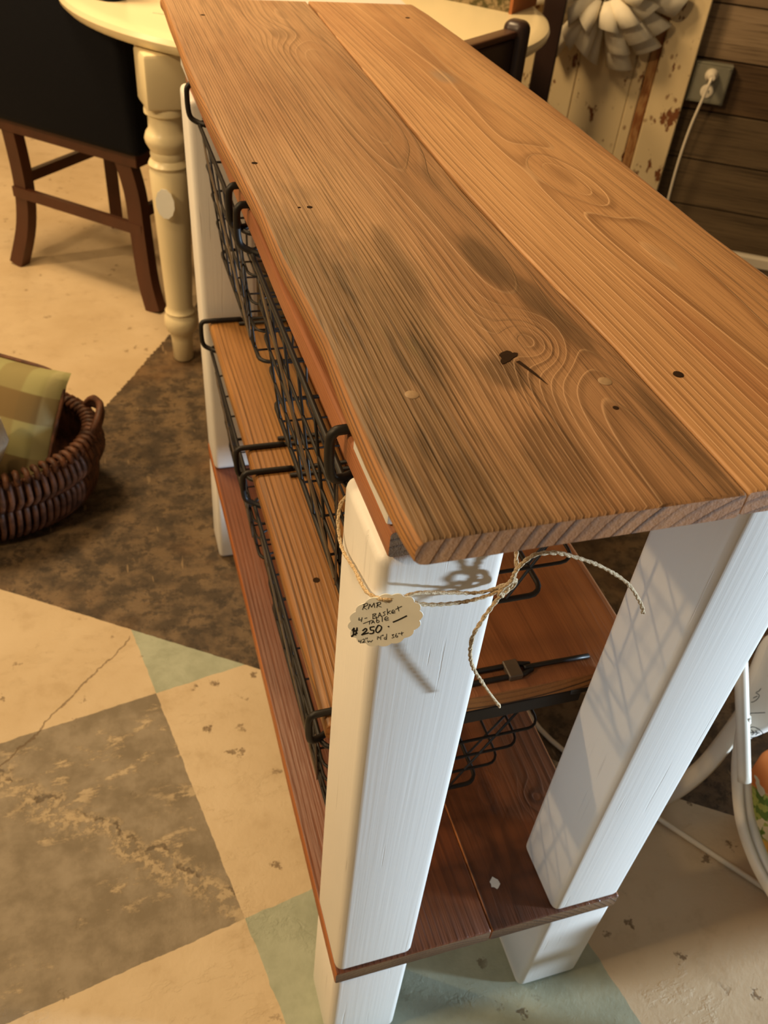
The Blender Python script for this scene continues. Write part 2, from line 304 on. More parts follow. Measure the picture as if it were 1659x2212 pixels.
# ------------------------------------------------------------------ mesh helpers
class MB:
    def __init__(s): s.v = []; s.f = []; s.mi = []
    def add(s, v, f, mi=0):
        n = len(s.v); s.v += [tuple(p) for p in v]; s.f += [tuple(i+n for i in q) for q in f]; s.mi += [mi]*len(f); return s
    def box(s, a, b, bev=0.0, seg=2, skew=None):
        bm = bmesh.new(); bmesh.ops.create_cube(bm, size=1.0)
        for v in bm.verts: v.co = Vector([(a[i]+b[i])/2 + v.co[i]*(b[i]-a[i]) for i in range(3)])
        if bev > 0: bmesh.ops.bevel(bm, geom=bm.edges[:]+bm.verts[:], offset=bev, segments=seg, profile=0.5, affect='EDGES')
        if skew:
            for v in bm.verts:
                t = (v.co.z-a[2])/(b[2]-a[2]); v.co.x += skew[0]*t; v.co.y += skew[1]*t
        bm.verts.index_update()
        s.add([v.co for v in bm.verts], [[v.index for v in f.verts] for f in bm.faces]); bm.free(); return s
    def tube(s, path, r, seg=8, closed=False, flat=None, caps=True):
        P = [Vector(p) for p in path]; n = len(P)
        rr = r if isinstance(r, (list, tuple)) else [r]*n
        up = None; V = []
        for i in range(n):
            if closed: t = P[(i+1) % n]-P[i-1]
            else: t = P[min(i+1, n-1)]-P[max(i-1, 0)]
            if t.length < 1e-9: t = Vector((0, 0, 1))
            t.normalize()
            if up is None:
                up = Vector((0, 0, 1)) if abs(t.z) < 0.9 else Vector((1, 0, 0))
                if flat: up = Vector(flat[0])
            up = up - t*up.dot(t)
            if up.length < 1e-6: up = t.orthogonal()
            up.normalize(); sd = t.cross(up)
            for k in range(seg):
                a = 2*math.pi*(k+0.5)/seg
                k1, k2 = (1.0, 1.0) if not flat else (flat[1], flat[2])
                V.append(P[i] + up*math.sin(a)*rr[i]*k1 + sd*math.cos(a)*rr[i]*k2)
        F = []
        for i in range(n if closed else n-1):
            j = (i+1) % n
            for k in range(seg):
                l = (k+1) % seg; F.append((i*seg+k, i*seg+l, j*seg+l, j*seg+k))
        if not closed and caps: F += [tuple(range(seg))[::-1], tuple((n-1)*seg+k for k in range(seg))]
        return s.add(V, F)
    def lathe(s, prof, c, seg=32):
        V = []; F = []
        for (r, z) in prof:
            for k in range(seg):
                a = 2*math.pi*k/seg; V.append((c[0]+r*math.cos(a), c[1]+r*math.sin(a), c[2]+z))
        for i in range(len(prof)-1):
            for k in range(seg):
                l = (k+1) % seg; F.append((i*seg+k, i*seg+l, (i+1)*seg+l, (i+1)*seg+k))
        F += [tuple(range(seg))[::-1], tuple((len(prof)-1)*seg+k for k in range(seg))]
        return s.add(V, F)
    def prism(s, pts, d):
        n = len(pts); V = [Vector(p) for p in pts]; V += [p+Vector(d) for p in V]
        F = [tuple(range(n))[::-1], tuple(range(n, 2*n))]+[(i, (i+1) % n, n+(i+1) % n, n+i) for i in range(n)]
        return s.add(V, F)
    def build(s, name, mat, parent=None, smooth=False, auto=None):
        me = bpy.data.meshes.new(name)
        base = Vector((0, 0, 0))
        p = parent
        while p is not None: base += p.location; p = p.parent
        if parent is None:
            xs = [v[0] for v in s.v]; ys = [v[1] for v in s.v]; zs = [v[2] for v in s.v]
            loc = Vector(((min(xs)+max(xs))/2, (min(ys)+max(ys))/2, min(zs)))
        else: loc = Vector((0, 0, 0))
        me.from_pydata([Vector(v)-base-loc for v in s.v], [], s.f)
        mats = mat if isinstance(mat, (list, tuple)) else [mat]
        for m_ in mats: me.materials.append(m_)
        for i, q in enumerate(me.polygons):
            q.material_index = s.mi[i]; q.use_smooth = smooth
        bm = bmesh.new(); bm.from_mesh(me); bmesh.ops.recalc_face_normals(bm, faces=bm.faces[:])
        if auto is not None:
            for e in bm.edges:
                if len(e.link_faces) == 2: e.smooth = e.calc_face_angle(0) < auto
        bm.to_mesh(me); bm.free()
        o = bpy.data.objects.new(name, me); C.objects.link(o); o.location = loc; o.parent = parent
        return o
def tag(o, label, cat, group=None, kind=None):
    if label: o['label'] = label
    if cat: o['category'] = cat
    if group: o['group'] = group
    if kind: o['kind'] = kind
    return o
def thing(name, label, cat, loc, group=None):
    o = bpy.data.objects.new(name, None); o.empty_display_size = 0.05; C.objects.link(o); o.location = loc
    return tag(o, label, cat, group)
def struct(o): o['kind'] = 'structure'; return o
def smoothpath(pts, n=6):
    P = [Vector(p) for p in pts]; out = []
    for i in range(len(P)-1):
        p0 = P[max(i-1, 0)]; p1 = P[i]; p2 = P[i+1]; p3 = P[min(i+2, len(P)-1)]
        for k in range(n):
            t = k/n
            out.append(0.5*((2*p1)+(p2-p0)*t+(2*p0-5*p1+4*p2-p3)*t*t+(3*p1-p0-3*p2+p3)*t**3))
    out.append(P[-1]); return out
def interp(tab, y):
    if y <= tab[0][0]: return tab[0][1]
    for (a, b), (c_, d) in zip(tab, tab[1:]):
        if y <= c_: return b+(d-b)*(y-a)/(c_-a)
    return tab[-1][1]

# ------------------------------------------------------------------ setting: floor, back wall
m = MB(); m.add([(-4, -3.2, 0), (4.5, -3.2, 0), (4.5, 4.6, 0), (-4, 4.6, 0), (-4, -3.2, -0.1), (4.5, -3.2, -0.1), (4.5, 4.6, -0.1), (-4, 4.6, -0.1)],
             [(0, 1, 2, 3), (7, 6, 5, 4), (0, 4, 5, 1), (1, 5, 6, 2), (2, 6, 7, 3), (3, 7, 4, 0)])
struct(m.build('floor', FLOOR))
WA = math.radians(-32.0)
WV = Vector((math.cos(WA), math.sin(WA), 0)); WN = Vector((-WV.y, WV.x, 0)); WC = Vector((-0.1352, -0.3415, 0))
WK = 1.111
def wp(s, d, z, raw=False):      # s along the wall, d away from it, z up
    k = 1.0 if raw else WK
    return WC + WV*s*k + WN*d*k + Vector((0, 0, z if raw else max(0.0, 1.1828+(z-1.1828)*k)))
def wbox(mb, s0, s1, d0, d1, z0, z1, bev=0.0, raw=False):
    k = len(mb.v); mb.box((s0, d0, z0), (s1, d1, z1), bev, 1)
    for i in range(k, len(mb.v)): mb.v[i] = tuple(wp(*mb.v[i], raw=raw))
    return mb
wall = struct(wbox(MB(), -3.4, 3.2, 3.050, 3.15, 0.0, 2.7, raw=True).build('wall_back', PLASTER))
rows = [0.0]+[0.012+0.1447*i for i in range(1, 19)]
for i, (z0, z1) in enumerate(zip(rows, rows[1:])):
    cuts = [0.12]
    while cuts[-1] < 2.9: cuts.append(cuts[-1]+random.uniform(0.9, 1.6))
    cuts[-1] = 3.1
    for a, b in zip(cuts, cuts[1:]):
        th = random.uniform(0.026, 0.034)
        mi = {0: 2, 1: 2, 2: 2, 3: 1, 4: 0, 5: 0}.get(i, random.randrange(3))
        p = wbox(MB(), a+0.001, b-0.001, 3.050-th, 3.0495, z0+0.002, z1-0.002, 0.002, raw=True)
        me_o = p.build('plank', GREY[mi]); base = me_o.location.copy()
        rot = Matrix.Rotation(WA, 4, 'Z')
        me_o.data.transform(rot.inverted()); me_o.rotation_euler = (0, 0, WA)   # local x runs along the board
        me_o.parent = wall; me_o.location = base-wall.location
bb = struct(wbox(MB(), -3.4, -0.74, 2.996, 3.0495, 0.0, 0.135, 0.003, raw=True).build('baseboard_back', TRIM))
wbox(MB(), -3.4, -0.74, 3.004, 3.0495, 0.1355, 0.150, 0.004, raw=True).build('baseboard_cap', TRIM, bb)
wbox(MB(), -3.4, -0.74, 2.974, 2.9955, 0.0, 0.022, 0.006, raw=True).build('shoe_moulding', TRIM, bb)
struct(wbox(MB(), 0.215, 3.1, 2.985, 3.014, 0.0, 0.040, 0.006, raw=True).build('trim_1', TRIM))

# ------------------------------------------------------------------ the basket table
W, L, LW, LD = 0.338, 0.948, 0.0852, 0.0837
ZS, ZST = 0.192, 0.2165        # low shelf
ZU, ZUT = 0.828, 0.850         # board the upper baskets hang from
ZM, ZMT = 0.492, 0.515         # middle shelf
H, TH = 0.9245, 0.0165
tb = thing('basket_table', 'narrow rustic table with weathered plank top, white square legs and two plank shelves', 'table', (W/2, L/2, 0))
SK = {(0, 0): (-0.004, 0.0), (1, 0): (0.003, 0.0), (0, 1): (-0.010, 0.006), (1, 1): (0.0, 0.0)}
for i in (0, 1):
    for j in (0, 1):
        x0 = 0 if i == 0 else W-LW; y0 = 0 if j == 0 else L-LD
        sx, sy = SK[(i, j)]
        MB().box((x0, y0, ZST), (x0+LW, y0+LD, ZU), 0.0085, 4, skew=(sx, sy)).build('leg', PAINT, tb, True, 0.7)
        MB().box((x0, y0, 0.0), (x0+LW, y0+LD, ZS), 0.0085, 4).build('foot', PAINT, tb, True, 0.7)
        MB().box((x0+0.003+sx, y0+0.004, ZUT), (x0+LW-0.003+sx, y0+LD-0.004, H-TH), 0.003, 2).build('spacer_block', PAINT, tb, True, 0.7)
for y0 in (0.435,): 
    for x0 in (0.003, W-LW): MB().box((x0, y0+0.040, ZUT), (x0+0.075, y0+0.072, H-TH), 0.003, 2).build('spacer_block', PAINT, tb, True, 0.7)

def board(name, x0, x1, y0, y1, z0, z1, mats, parent, rd=0.004, ny=24, wav=0.0, seed=1, rl=None, rr=None):
    """plank running along y with rounded long edges; face mats: 0 top/bottom, 1 long edges, 2 ends"""
    rnd = random.Random(seed); mb = MB(); V = []; F = []; MI = []
    ph = [rnd.uniform(0, 6.28) for _ in range(4)]
    def sec(y):
        a = x0(y) if callable(x0) else x0; b = x1(y) if callable(x1) else x1
        a += wav*(math.sin(y*9+ph[0])+0.5*math.sin(y*31+ph[1])); b += wav*(math.sin(y*8+ph[2])+0.5*math.sin(y*27+ph[3]))
        pts = []; h = z1-z0; q = min(rl or rd, h*0.45); p = min(rr or rd, h*0.45)
        for (cx, cz, a0, r) in ((b-p, z1-p, 0, p), (a+q, z1-q, 90, q), (a+q, z0+q, 180, q), (b-p, z0+p, 270, p)):
            for k in range(4):
                t = math.radians(a0+30*k); pts.append((cx+r*math.cos(t), y, cz+r*math.sin(t)))
        # extra points across the top so that the top face is not one strip
        return pts
    ys = [y0+(y1-y0)*k/ny for k in range(ny+1)]
    ys = [y0, y0+0.0015]+ys[1:-1]+[y1-0.0015, y1]
    n = 16
    for idx, y in enumerate(ys):
        s_ = sec(y)
        if idx in (0, len(ys)-1):
            cx = sum(p[0] for p in s_)/n; cz = (z0+z1)/2
            s_ = [(cx+(p[0]-cx)*0.996, p[1], cz+(p[2]-cz)*0.90) for p in s_]
        V += s_
    for i in range(len(ys)-1):
        for k in range(n):
            l = (k+1) % n; F.append((i*n+k, i*n+l, (i+1)*n+l, (i+1)*n+k))
            MI.append(0 if k in (3, 11, 2, 4, 10, 12) or (rr and (k < 3 or k > 11)) or (rl and 3 < k < 11) else 1)
    F += [tuple(range(n))[::-1], tuple((len(ys)-1)*n+k for k in range(n))]; MI += [2, 2]
    mb.v = V; mb.f = F; mb.mi = MI
    return mb.build(name, mats, parent, True, 0.9)

LEFT = [(-0.086, -0.021), (-0.066, -0.0235), (-0.02, -0.0245), (0.03, -0.0235), (0.09, -0.0205), (0.2, -0.0235), (0.28, -0.0225), (0.35, -0.0255),
        (0.45, -0.029), (0.57, -0.031), (0.70, -0.0295), (0.82, -0.027), (0.96, -0.024), (1.0, -0.026)]
RIGHT = [(-0.09, 0.336), (0.0, 0.332), (0.138, 0.326), (0.207, 0.3245), (0.29, 0.327), (0.373, 0.331), (0.478, 0.335), (0.6, 0.337), (0.8, 0.336), (0.926, 0.334), (0.984, 0.329)]
SEAM = [(-0.09, 0.1545), (0.056, 0.156), (0.15, 0.1525), (0.31, 0.150), (0.474, 0.1545), (0.7, 0.163), (0.99, 0.174)]
p1 = board('top_plank', lambda y: interp(LEFT, y), lambda y: interp(SEAM, y)-0.0013, -0.085, 0.980, H-TH, H, [TOP1, EDGE, END], tb, 0.0065, 90, 0.0006, 3, rr=0.002)
p1['label'] = 'weathered grey-brown top plank with a knot hole'
p2 = board('top_plank', lambda y: interp(SEAM, y)+0.0013, lambda y: interp(RIGHT, y), -0.0835, 0.984, H-TH, H-0.0003, [TOP2, EDGE, END], tb, 0.0055, 90, 0.0006, 5, rl=0.002)
p2['label'] = 'honey coloured top plank with an oval grain eye'
board('hanger_board', 0.0, 0.167, 0.0, L+0.006, ZU, ZUT, [SUB, SUB, LOWEND], tb, 0.003, 20, 0.0005, 7)
board('hanger_board', 0.169, W, 0.0, L, ZU, ZUT, [SUB, SUB, LOWEND], tb, 0.003, 20, 0.0005, 8)
board('shelf_plank', 0.003, 0.120, 0.104, L-LD-0.001, ZM, ZMT, [MID, MID, END], tb, 0.006, 24, 0.0008, 9)
board('shelf_plank', 0.1215, W+0.004, 0.103, L-LD-0.001, ZM, ZMT, [MIDB, MIDB, END], tb, 0.006, 24, 0.0008, 10)
board('shelf_plank', -0.0005, 0.178, -0.001, L+0.001, ZS, ZST, [LOW, LOWEDGE, LOWEND], tb, 0.0025, 24, 0.0003, 11)
board('shelf_plank', 0.1790, W+0.001, -0.001, L+0.001, ZS, ZST, [LOWB, LOWEDGE, LOWEND], tb, 0.0025, 24, 0.0003, 12)
# screws, plugs and the knot hole
for (x, y, mt, r) in ((0.014, 0.027, SCREW, 0.0040), (0.130, 0.022, SCREW, 0.0042), (0.179, 0.022, HOLE, 0.0032), (0.123, -0.004, HOLE, 0.0018),
                      (0.016, 0.283, HOLE, 0.0022), (0.018, 0.884, HOLE, 0.003), (0.293, 0.901, HOLE, 0.003), (-0.009, 0.376, HOLE, 0.0025), (0.008, 0.283, HOLE, 0.0012)):
    MB().lathe([(r, -0.002), (r, 0.0002), (r*0.8, 0.0005 if mt is SCREW else 0.0003)], (x, y, H), 14).build('screw' if mt is SCREW else 'nail_hole', mt, tb, True, 0.6)
kp = []
for k in range(18):
    a = 2*math.pi*k/18; rr = 1+0.25*math.sin(3*a+1)+0.15*math.sin(5*a)
    kp.append((0.083+0.0052*rr*math.cos(a)+0.0035*math.sin(a), 0.056+0.0062*rr*math.sin(a), H-0.002))
MB().prism(kp, (0, 0, 0.0024)).build('knot_hole', HOLE, tb)
MB().prism([(0.086, 0.050, H-0.002), (0.090, 0.038, H-0.002), (0.0945, 0.024, H-0.002), (0.0925, 0.037, H-0.002), (0.0885, 0.051, H-0.002)], (0, 0, 0.0023)).build('crack', HOLE, tb)
sp = [(0.202+0.0055*(1+0.2*math.sin(3*k))*math.cos(k*0.5236), 0.049+0.0065*(1+0.2*math.cos(2*k))*math.sin(k*0.5236), ZST-0.0005) for k in range(12)]
MB().prism(sp, (0, 0, 0.0011)).build('paint_spot', SPOT, tb)
MB().lathe([(0.004, -0.002), (0.004, 0.0002), (0.003, 0.0003)], (0.036, 0.286, ZMT), 9).build('nail_hole', HOLE, tb)

# ------------------------------------------------------------------ wire baskets hanging under the boards
def rrect(x0, x1, y0, y1, z, r=0.014, n=4):
    P = []
    for (cx, cy, a0) in ((x1-r, y1-r, 0), (x0+r, y1-r, 90), (x0+r, y0+r, 180), (x1-r, y0+r, 270)):
        for k in range(n+1):
            a = math.radians(a0+90*k/n); P.append((cx+r*math.cos(a), cy+r*math.sin(a), z))
    return P
def wire_basket(y0, y1, zt, zb, label):
    """hangs from a board whose top is zt and underside zb"""
    b = thing('wire_basket', label, 'wire basket', (0.12, (y0+y1)/2, zb-0.175), 'wire baskets hanging under the boards of the basket table')
    XF, XB = -0.010, 0.272
    zr = zb-0.022; zbot = zb-0.190
    def at(t):      # outline shrinks towards the bottom
        return (0.002+0.020*t, 0.264-0.066*t, y0-0.008+0.024*t, y1+0.008-0.024*t, zr+(zbot-zr)*t)
    for k, t in enumerate((0.0, 0.30, 0.52, 0.74, 1.0)):
        x0, x1, a, c_, z = at(t)
        MB().tube(rrect(x0, x1, a, c_, z), 0.0026 if t in (0.0, 1.0) else 0.0016, 6, True).build('rim' if t == 0 else 'ring_wire', WIRE, b, True)
    nu = 6
    for k in range(nu):
        f = (k+0.5)/nu; P = []
        x0, x1, a, c_, z = at(0); X0, X1, A, C_, Z = at(1)
        yt = a+0.014+(c_-a-0.028)*f; yb = A+0.01+(C_-A-0.02)*f
        MB().tube([(x0, yt, z), (X0, yb, Z), (X0+0.003, yb, Z-0.003), (X1-0.003, yb, Z-0.003), (X1, yb, Z), (x1, yt, z)], 0.0014, 6).build('upright_wire', WIRE, b, True)
    for k in range(3):
        f = (k+0.5)/3
        x0, x1, a, c_, z = at(0); X0, X1, A, C_, Z = at(1)
        xt = x0+0.02+(x1-x0-0.04)*f; xb = X0+0.012+(X1-X0-0.024)*f
        MB().tube([(xt, a, z), (xb, A, Z), (xb, A+0.003, Z-0.0055), (xb, C_-0.003, Z-0.0055), (xb, C_, Z), (xt, c_, z)], 0.0014, 6).build('upright_wire', WIRE, b, True)
    for s_, ye in ((1, y0), (-1, y1)):
        # hook going round the board edge, doubled arm lying on the board, clip and tail rod
        hk = smoothpath([(0.05, ye, zt+0.0035), (0.002, ye, zt+0.0035), (XF+0.001, ye, zt+0.001), (XF-0.001, ye, (zt+zb)/2), (XF+0.001, ye, zb-0.012), (0.000, ye+0.004*s_, zb-0.019), (0.010, ye+0.010*s_, zb-0.021)], 5)
        MB().tube(hk, 0.0036, 8).build('hook', WIRE, b, True)
        for dy in (0.0, 0.013*s_):
            MB().tube([(0.045, ye+dy, zt+0.0032), (0.205, ye+dy, zt+0.0032)]+([(0.216, ye+0.004*s_, zt+0.0032)] if dy == 0 else [(0.216, ye+0.010*s_, zt+0.0032)]), 0.0028, 6).build('arm', WIRE, b, True)
        MB().box((0.188, ye-0.004+min(0, 0.013*s_), zt+0.0004), (0.203, ye+0.004+max(0, 0.013*s_), zt+0.0078), 0.001, 1).build('clip', STRAP, b)
        MB().tube(smoothpath([(0.208, ye+0.0065*s_, zt+0.0042), (0.222, ye+0.0065*s_, zt+0.0045), (0.28, ye+0.0065*s_, zt+0.0032)], 3), 0.0026, 6).build('tail_rod', WIRE, b, True)
        e0, e1 = sorted((ye-0.0125*s_, ye-0.0095*s_))
        MB().box((0.008, e0, zb-0.021), (XB, e1, zb-0.001), 0.0012, 1).build('end_bar', WIRE, b)
        MB().tube([(XB-0.014, ye-0.011*s_, zb-0.0030), (XB+0.010, ye-0.011*s_, zb-0.0030)], 0.0038, 8).build('bar_cap', WIRE, b, True)
    # flat straps on the front forming a long V
    x0, x1, a, c_, z = at(0.02); X0, X1, A, C_, Z = at(0.95)
    for (ya, yb_) in ((c_-0.07, A+0.05), (a+0.02, A+0.045)):
        MB().tube([(x0-0.003, ya, z), (x0-0.002, ya+(yb_-ya)*0.06, z+(Z-z)*0.06), (X0-0.003, yb_, Z)], [0.0015, 0.0046, 0.0046], 4, flat=((0, 0, 1), 1.0, 0.22)).build('strap', STRAP, b)
    return b
wire_basket(0.097, 0.466, ZUT, ZU, 'black wire basket hanging right under the plank top, nearest to the tagged leg')
wire_basket(0.514, 0.850, ZUT, ZU, 'black wire basket hanging right under the plank top, at the end towards the cream table')
wire_basket(0.116, 0.476, ZMT, ZM, 'black wire basket hanging under the middle shelf, nearest to the tagged leg')
wire_basket(0.526, 0.850, ZMT, ZM, 'black wire basket hanging under the middle shelf, at the end towards the cream table')

# ------------------------------------------------------------------ price tag and twine
TO = Vector((0.0002, -0.0093, 0.7840)); TX = Vector((5.95e-5, -3.72e-5, 2.48e-5)); TY = Vector((0.25e-5, -1.74e-5, -8.45e-5))
# TX, TY: metres per drawing unit (about 15 units to the millimetre)
TNn = TX.cross(TY).normalized()
if TNn.y > 0: TNn = -TNn
def tp(x, y, h=0.0): return TO + TX*(x-455) + TY*(y-1405) + TNn*h
pt = thing('price_tag', 'cream scalloped paper price tag with handwriting, tied round the nearest white leg', 'price tag', tuple(tp(455, 1640)))
op = []
for k in range(128):
    a = 2*math.pi*k/128; sc = 1.0-0.07*(1-abs(math.sin(a*8)))
    ex, ey = 342*sc*math.cos(a), 228*sc*math.sin(a); r_ = math.radians(-17)
    op.append(tp(455+ex*math.cos(r_)-ey*math.sin(r_), 1405+ex*math.sin(r_)+ey*math.cos(r_), -0.0004))
MB().prism(op, TNn*0.0006).build('card', CARD, pt)
def strokes(name, ST, wd, dy=0):
    mb = MB(); ST = [[(x, y+dy) for x, y in st] for st in ST]
    for st in ST:
        P = [tp(x, y, 0.0004) for x, y in (st if len(st) < 3 else [(p.x, p.y) for p in smoothpath([(x, y, 0) for x, y in st], 3)])]
        mb.tube(P, wd*6.6e-5, 6, flat=(tuple(TNn), 0.25, 1.0))
    o = mb.build(name, INK, pt)
    return o
strokes('lettering', [[(258, 1308), (280, 1252)], [(262, 1262), (300, 1248), (305, 1265), (270, 1285), (300, 1306)], [(310, 1300), (325, 1255)], [(325, 1255), (340, 1285)], [(340, 1285), (362, 1245)], [(362, 1245), (368, 1288)],
    [(385, 1288), (395, 1242)], [(378, 1250), (415, 1238), (418, 1255), (392, 1268), (428, 1282)]], 3.6)
strokes('lettering', [[(228, 1378), (222, 1402)], [(222, 1402), (250, 1396)], [(254, 1375), (245, 1416)], [(275, 1386), (300, 1378)], [(352, 1345), (350, 1386)], [(345, 1347), (380, 1340), (360, 1362)], [(360, 1362), (386, 1372), (348, 1388)],
    [(395, 1377), (412, 1330)], [(412, 1330), (427, 1368)], [(400, 1360), (423, 1354)], [(462, 1320), (442, 1330), (460, 1345), (440, 1360)], [(478, 1295), (481, 1350)], [(506, 1312), (482, 1330)], [(482, 1330), (511, 1340)],
    [(520, 1328), (545, 1315), (530, 1305), (518, 1320), (522, 1336), (548, 1328)], [(568, 1272), (580, 1316)], [(548, 1302), (606, 1272)]], 3.4)
strokes('lettering', [[(262, 1420), (345, 1386)], [(322, 1394), (318, 1426)], [(335, 1420), (352, 1388)], [(352, 1388), (366, 1415)], [(342, 1408), (363, 1403)], [(385, 1362), (384, 1408), (406, 1400), (400, 1386), (384, 1392)], [(432, 1348), (434, 1400)],
    [(455, 1380), (487, 1365), (470, 1354), (455, 1370), (462, 1388), (492, 1380)]], 3.4, 12)
strokes('lettering', [[(160, 1492), (180, 1466)], [(180, 1466), (168, 1535), (152, 1550)], [(207, 1462), (190, 1535)], [(150, 1545), (208, 1512)], [(165, 1505), (212, 1482)], [(255, 1492), (285, 1468), (292, 1488), (245, 1530)], [(245, 1530), (312, 1508)],
    [(364, 1450), (325, 1458)], [(325, 1458), (330, 1484), (357, 1484), (350, 1512), (318, 1516)], [(398, 1438), (375, 1480), (390, 1506), (420, 1480), (426, 1450), (400, 1436)], [(484, 1450), (496, 1446)], [(528, 1408), (590, 1380), (650, 1348)]], 7.0, 6)
strokes('lettering', [[(222, 1572), (218, 1590)], [(218, 1590), (241, 1587)], [(241, 1570), (235, 1606)], [(252, 1570), (270, 1562), (270, 1578), (250, 1598)], [(250, 1598), (280, 1589)], [(285, 1550), (283, 1565)], [(298, 1548), (296, 1563)], [(300, 1575), (305, 1592), (320, 1578), (328, 1590), (346, 1570)],
    [(390, 1535), (388, 1566)], [(402, 1535), (400, 1550)], [(400, 1550), (421, 1546)], [(420, 1528), (418, 1566)], [(432, 1520), (430, 1532)], [(442, 1518), (440, 1530)], [(466, 1540), (450, 1548), (455, 1562), (470, 1552)], [(473, 1510), (470, 1565)],
    [(518, 1520), (538, 1512), (525, 1528), (541, 1538), (518, 1548)], [(560, 1503), (550, 1530), (562, 1541), (572, 1526), (552, 1528)], [(580, 1500), (578, 1510)], [(590, 1498), (588, 1508)], [(605, 1488), (608, 1520)], [(597, 1508), (623, 1494)]], 3.0, 10)
def strand(path, r, parent):
    P = smoothpath(path, 7); mb = MB()
    L_ = 0.0; a = []
    for i, p in enumerate(P):
        if i: L_ += (P[i]-P[i-1]).length
        a.append(L_)
    for ph in (0, math.pi):
        Q = []
        for i, p in enumerate(P):
            t = (P[min(i+1, len(P)-1)]-P[max(i-1, 0)]).normalized(); u = t.orthogonal().normalized()
            u = (Vector((0, 0, 1))-t*t.z); u = u.normalized() if u.length > 1e-3 else t.orthogonal().normalized(); w_ = t.cross(u)
            th = a[i]/0.006*2*math.pi*0.5+ph
            Q.append(p+(u*math.cos(th)+w_*math.sin(th))*r*0.45)
        mb.tube(Q, r*0.72, 6)
    return mb.build('strand', TWINE, parent, True)
tw = thing('twine', 'natural jute twine knotted round the nearest white leg, ends hanging loose', 'twine', (0.04, 0.0, 0.66))
HX = tuple(tp(448, 1212, 0.0012))
strand([(0.02, LD+0.004, 0.806), (0.0, LD+0.005, 0.802), (-0.006, 0.083, 0.790), (-0.0075, 0.066, 0.778), (-0.0065, 0.038, 0.784), (-0.0075, 0.008, 0.794), HX], 0.0013, tw)
strand([HX, (0.012, -0.008, 0.797), (0.031, -0.008, 0.790), (0.053, -0.007, 0.7865), (0.069, -0.0065, 0.788), (0.079, -0.008, 0.795)], 0.0013, tw)
strand([HX, (0.010, -0.009, 0.803), (0.022, -0.008, 0.803), (0.045, -0.006, 0.7955), (0.066, -0.005, 0.7905), (0.080, -0.007, 0.797)], 0.0012, tw)
strand([(0.083, -0.007, 0.793), (0.077, -0.011, 0.791), (0.074, -0.012, 0.797), (0.080, -0.011, 0.802), (0.086, -0.008, 0.800), (0.085, -0.006, 0.791), (0.076, -0.008, 0.787)], 0.0014, tw)
strand([(0.080, -0.008, 0.796), (0.0835, -0.009, 0.806), (0.0840, -0.006, 0.816), (0.0875, 0.01, 0.819), (0.0880, 0.06, 0.815), (0.0700, LD+0.003, 0.810), (0.02, LD+0.004, 0.806)], 0.0013, tw)
strand([(0.082, -0.010, 0.798), (0.081, -0.013, 0.815), (0.088, -0.016, 0.829), (0.100, -0.018, 0.831), (0.112, -0.018, 0.8265), (0.137, -0.018, 0.8125), (0.163, -0.018, 0.7915), (0.180, -0.018, 0.769), (0.1865, -0.018, 0.7565)], 0.0014, tw)
strand([(0.078, -0.010, 0.793), (0.071, -0.013, 0.786), (0.064, -0.016, 0.777), (0.0585, -0.018, 0.762), (0.062, -0.018, 0.737), (0.0755, -0.018, 0.710), (0.0935, -0.018, 0.679)], 0.0014, tw)

# ------------------------------------------------------------------ cream round table
TC = (0.410, 1.965); TR = 0.577; TZ = 0.750
rt = thing('round_table', 'round cream painted pedestal-height table with turned legs behind the plank table', 'table', (TC[0], TC[1], 0))
rt['label'] = 'round cream painted table with turned legs beyond the plank-topped table'
MB().lathe([(0.02, -0.038), (TR-0.035, -0.038), (TR-0.012, -0.034), (TR-0.002, -0.024), (TR, -0.016), (TR-0.004, -0.007), (TR-0.014, -0.0015), (TR-0.03, 0.0), (TR-0.06, 0.0)], (TC[0], TC[1], TZ), 96).build('tabletop', CREAM, rt, True, 0.6)
for k in range(4):
    a = math.radians(219+90*k); lx, ly = TC[0]+0.520*math.cos(a), TC[1]+0.520*math.sin(a)
    if k == 0: lx, ly = 0.020, 1.603
    bm_ = MB().box((-0.045, -0.045, 0.605), (0.045, 0.045, 0.7115), 0.008, 2)
    ca, sa = (math.cos(0.14), math.sin(0.14)) if k == 0 else (math.cos(a-0.10), math.sin(a-0.10))
    bm_.v = [(lx+x*ca-y*sa, ly+x*sa+y*ca, z) for x, y, z in bm_.v]
    bm_.build('leg_block', CREAM, rt, True, 0.6)
    MB().lathe([(0.020, 0.0), (0.024, 0.004), (0.026, 0.060), (0.028, 0.075), (0.036, 0.084), (0.040, 0.100), (0.039, 0.118), (0.032, 0.130), (0.036, 0.135), (0.032, 0.141), (0.031, 0.15), (0.036, 0.27), (0.041, 0.40), (0.043, 0.470),
                (0.040, 0.478), (0.044, 0.486), (0.040, 0.494), (0.036, 0.498), (0.038, 0.508), (0.036, 0.514), (0.045, 0.530), (0.047, 0.540), (0.043, 0.552), (0.037, 0.560), (0.036, 0.586), (0.043, 0.591), (0.043, 0.599), (0.040, 0.606)], (lx, ly, 0.0), 28).build('leg', CREAM, rt, True, 0.8)
for k in range(4):
    a0 = math.radians(219+90*k); a1 = math.radians(309+90*k)
    p0 = Vector((TC[0]+0.50*math.cos(a0), TC[1]+0.50*math.sin(a0), 0.665)); p1_ = Vector((TC[0]+0.50*math.cos(a1), TC[1]+0.50*math.sin(a1), 0.665))
    MB().tube([p0+(p1_-p0)*0.08, p1_-(p1_-p0)*0.08], 0.05, 4, flat=((0, 0, 1), 1.25, 0.25)).build('apron', CREAM, rt)
lt = MB(); lp = []
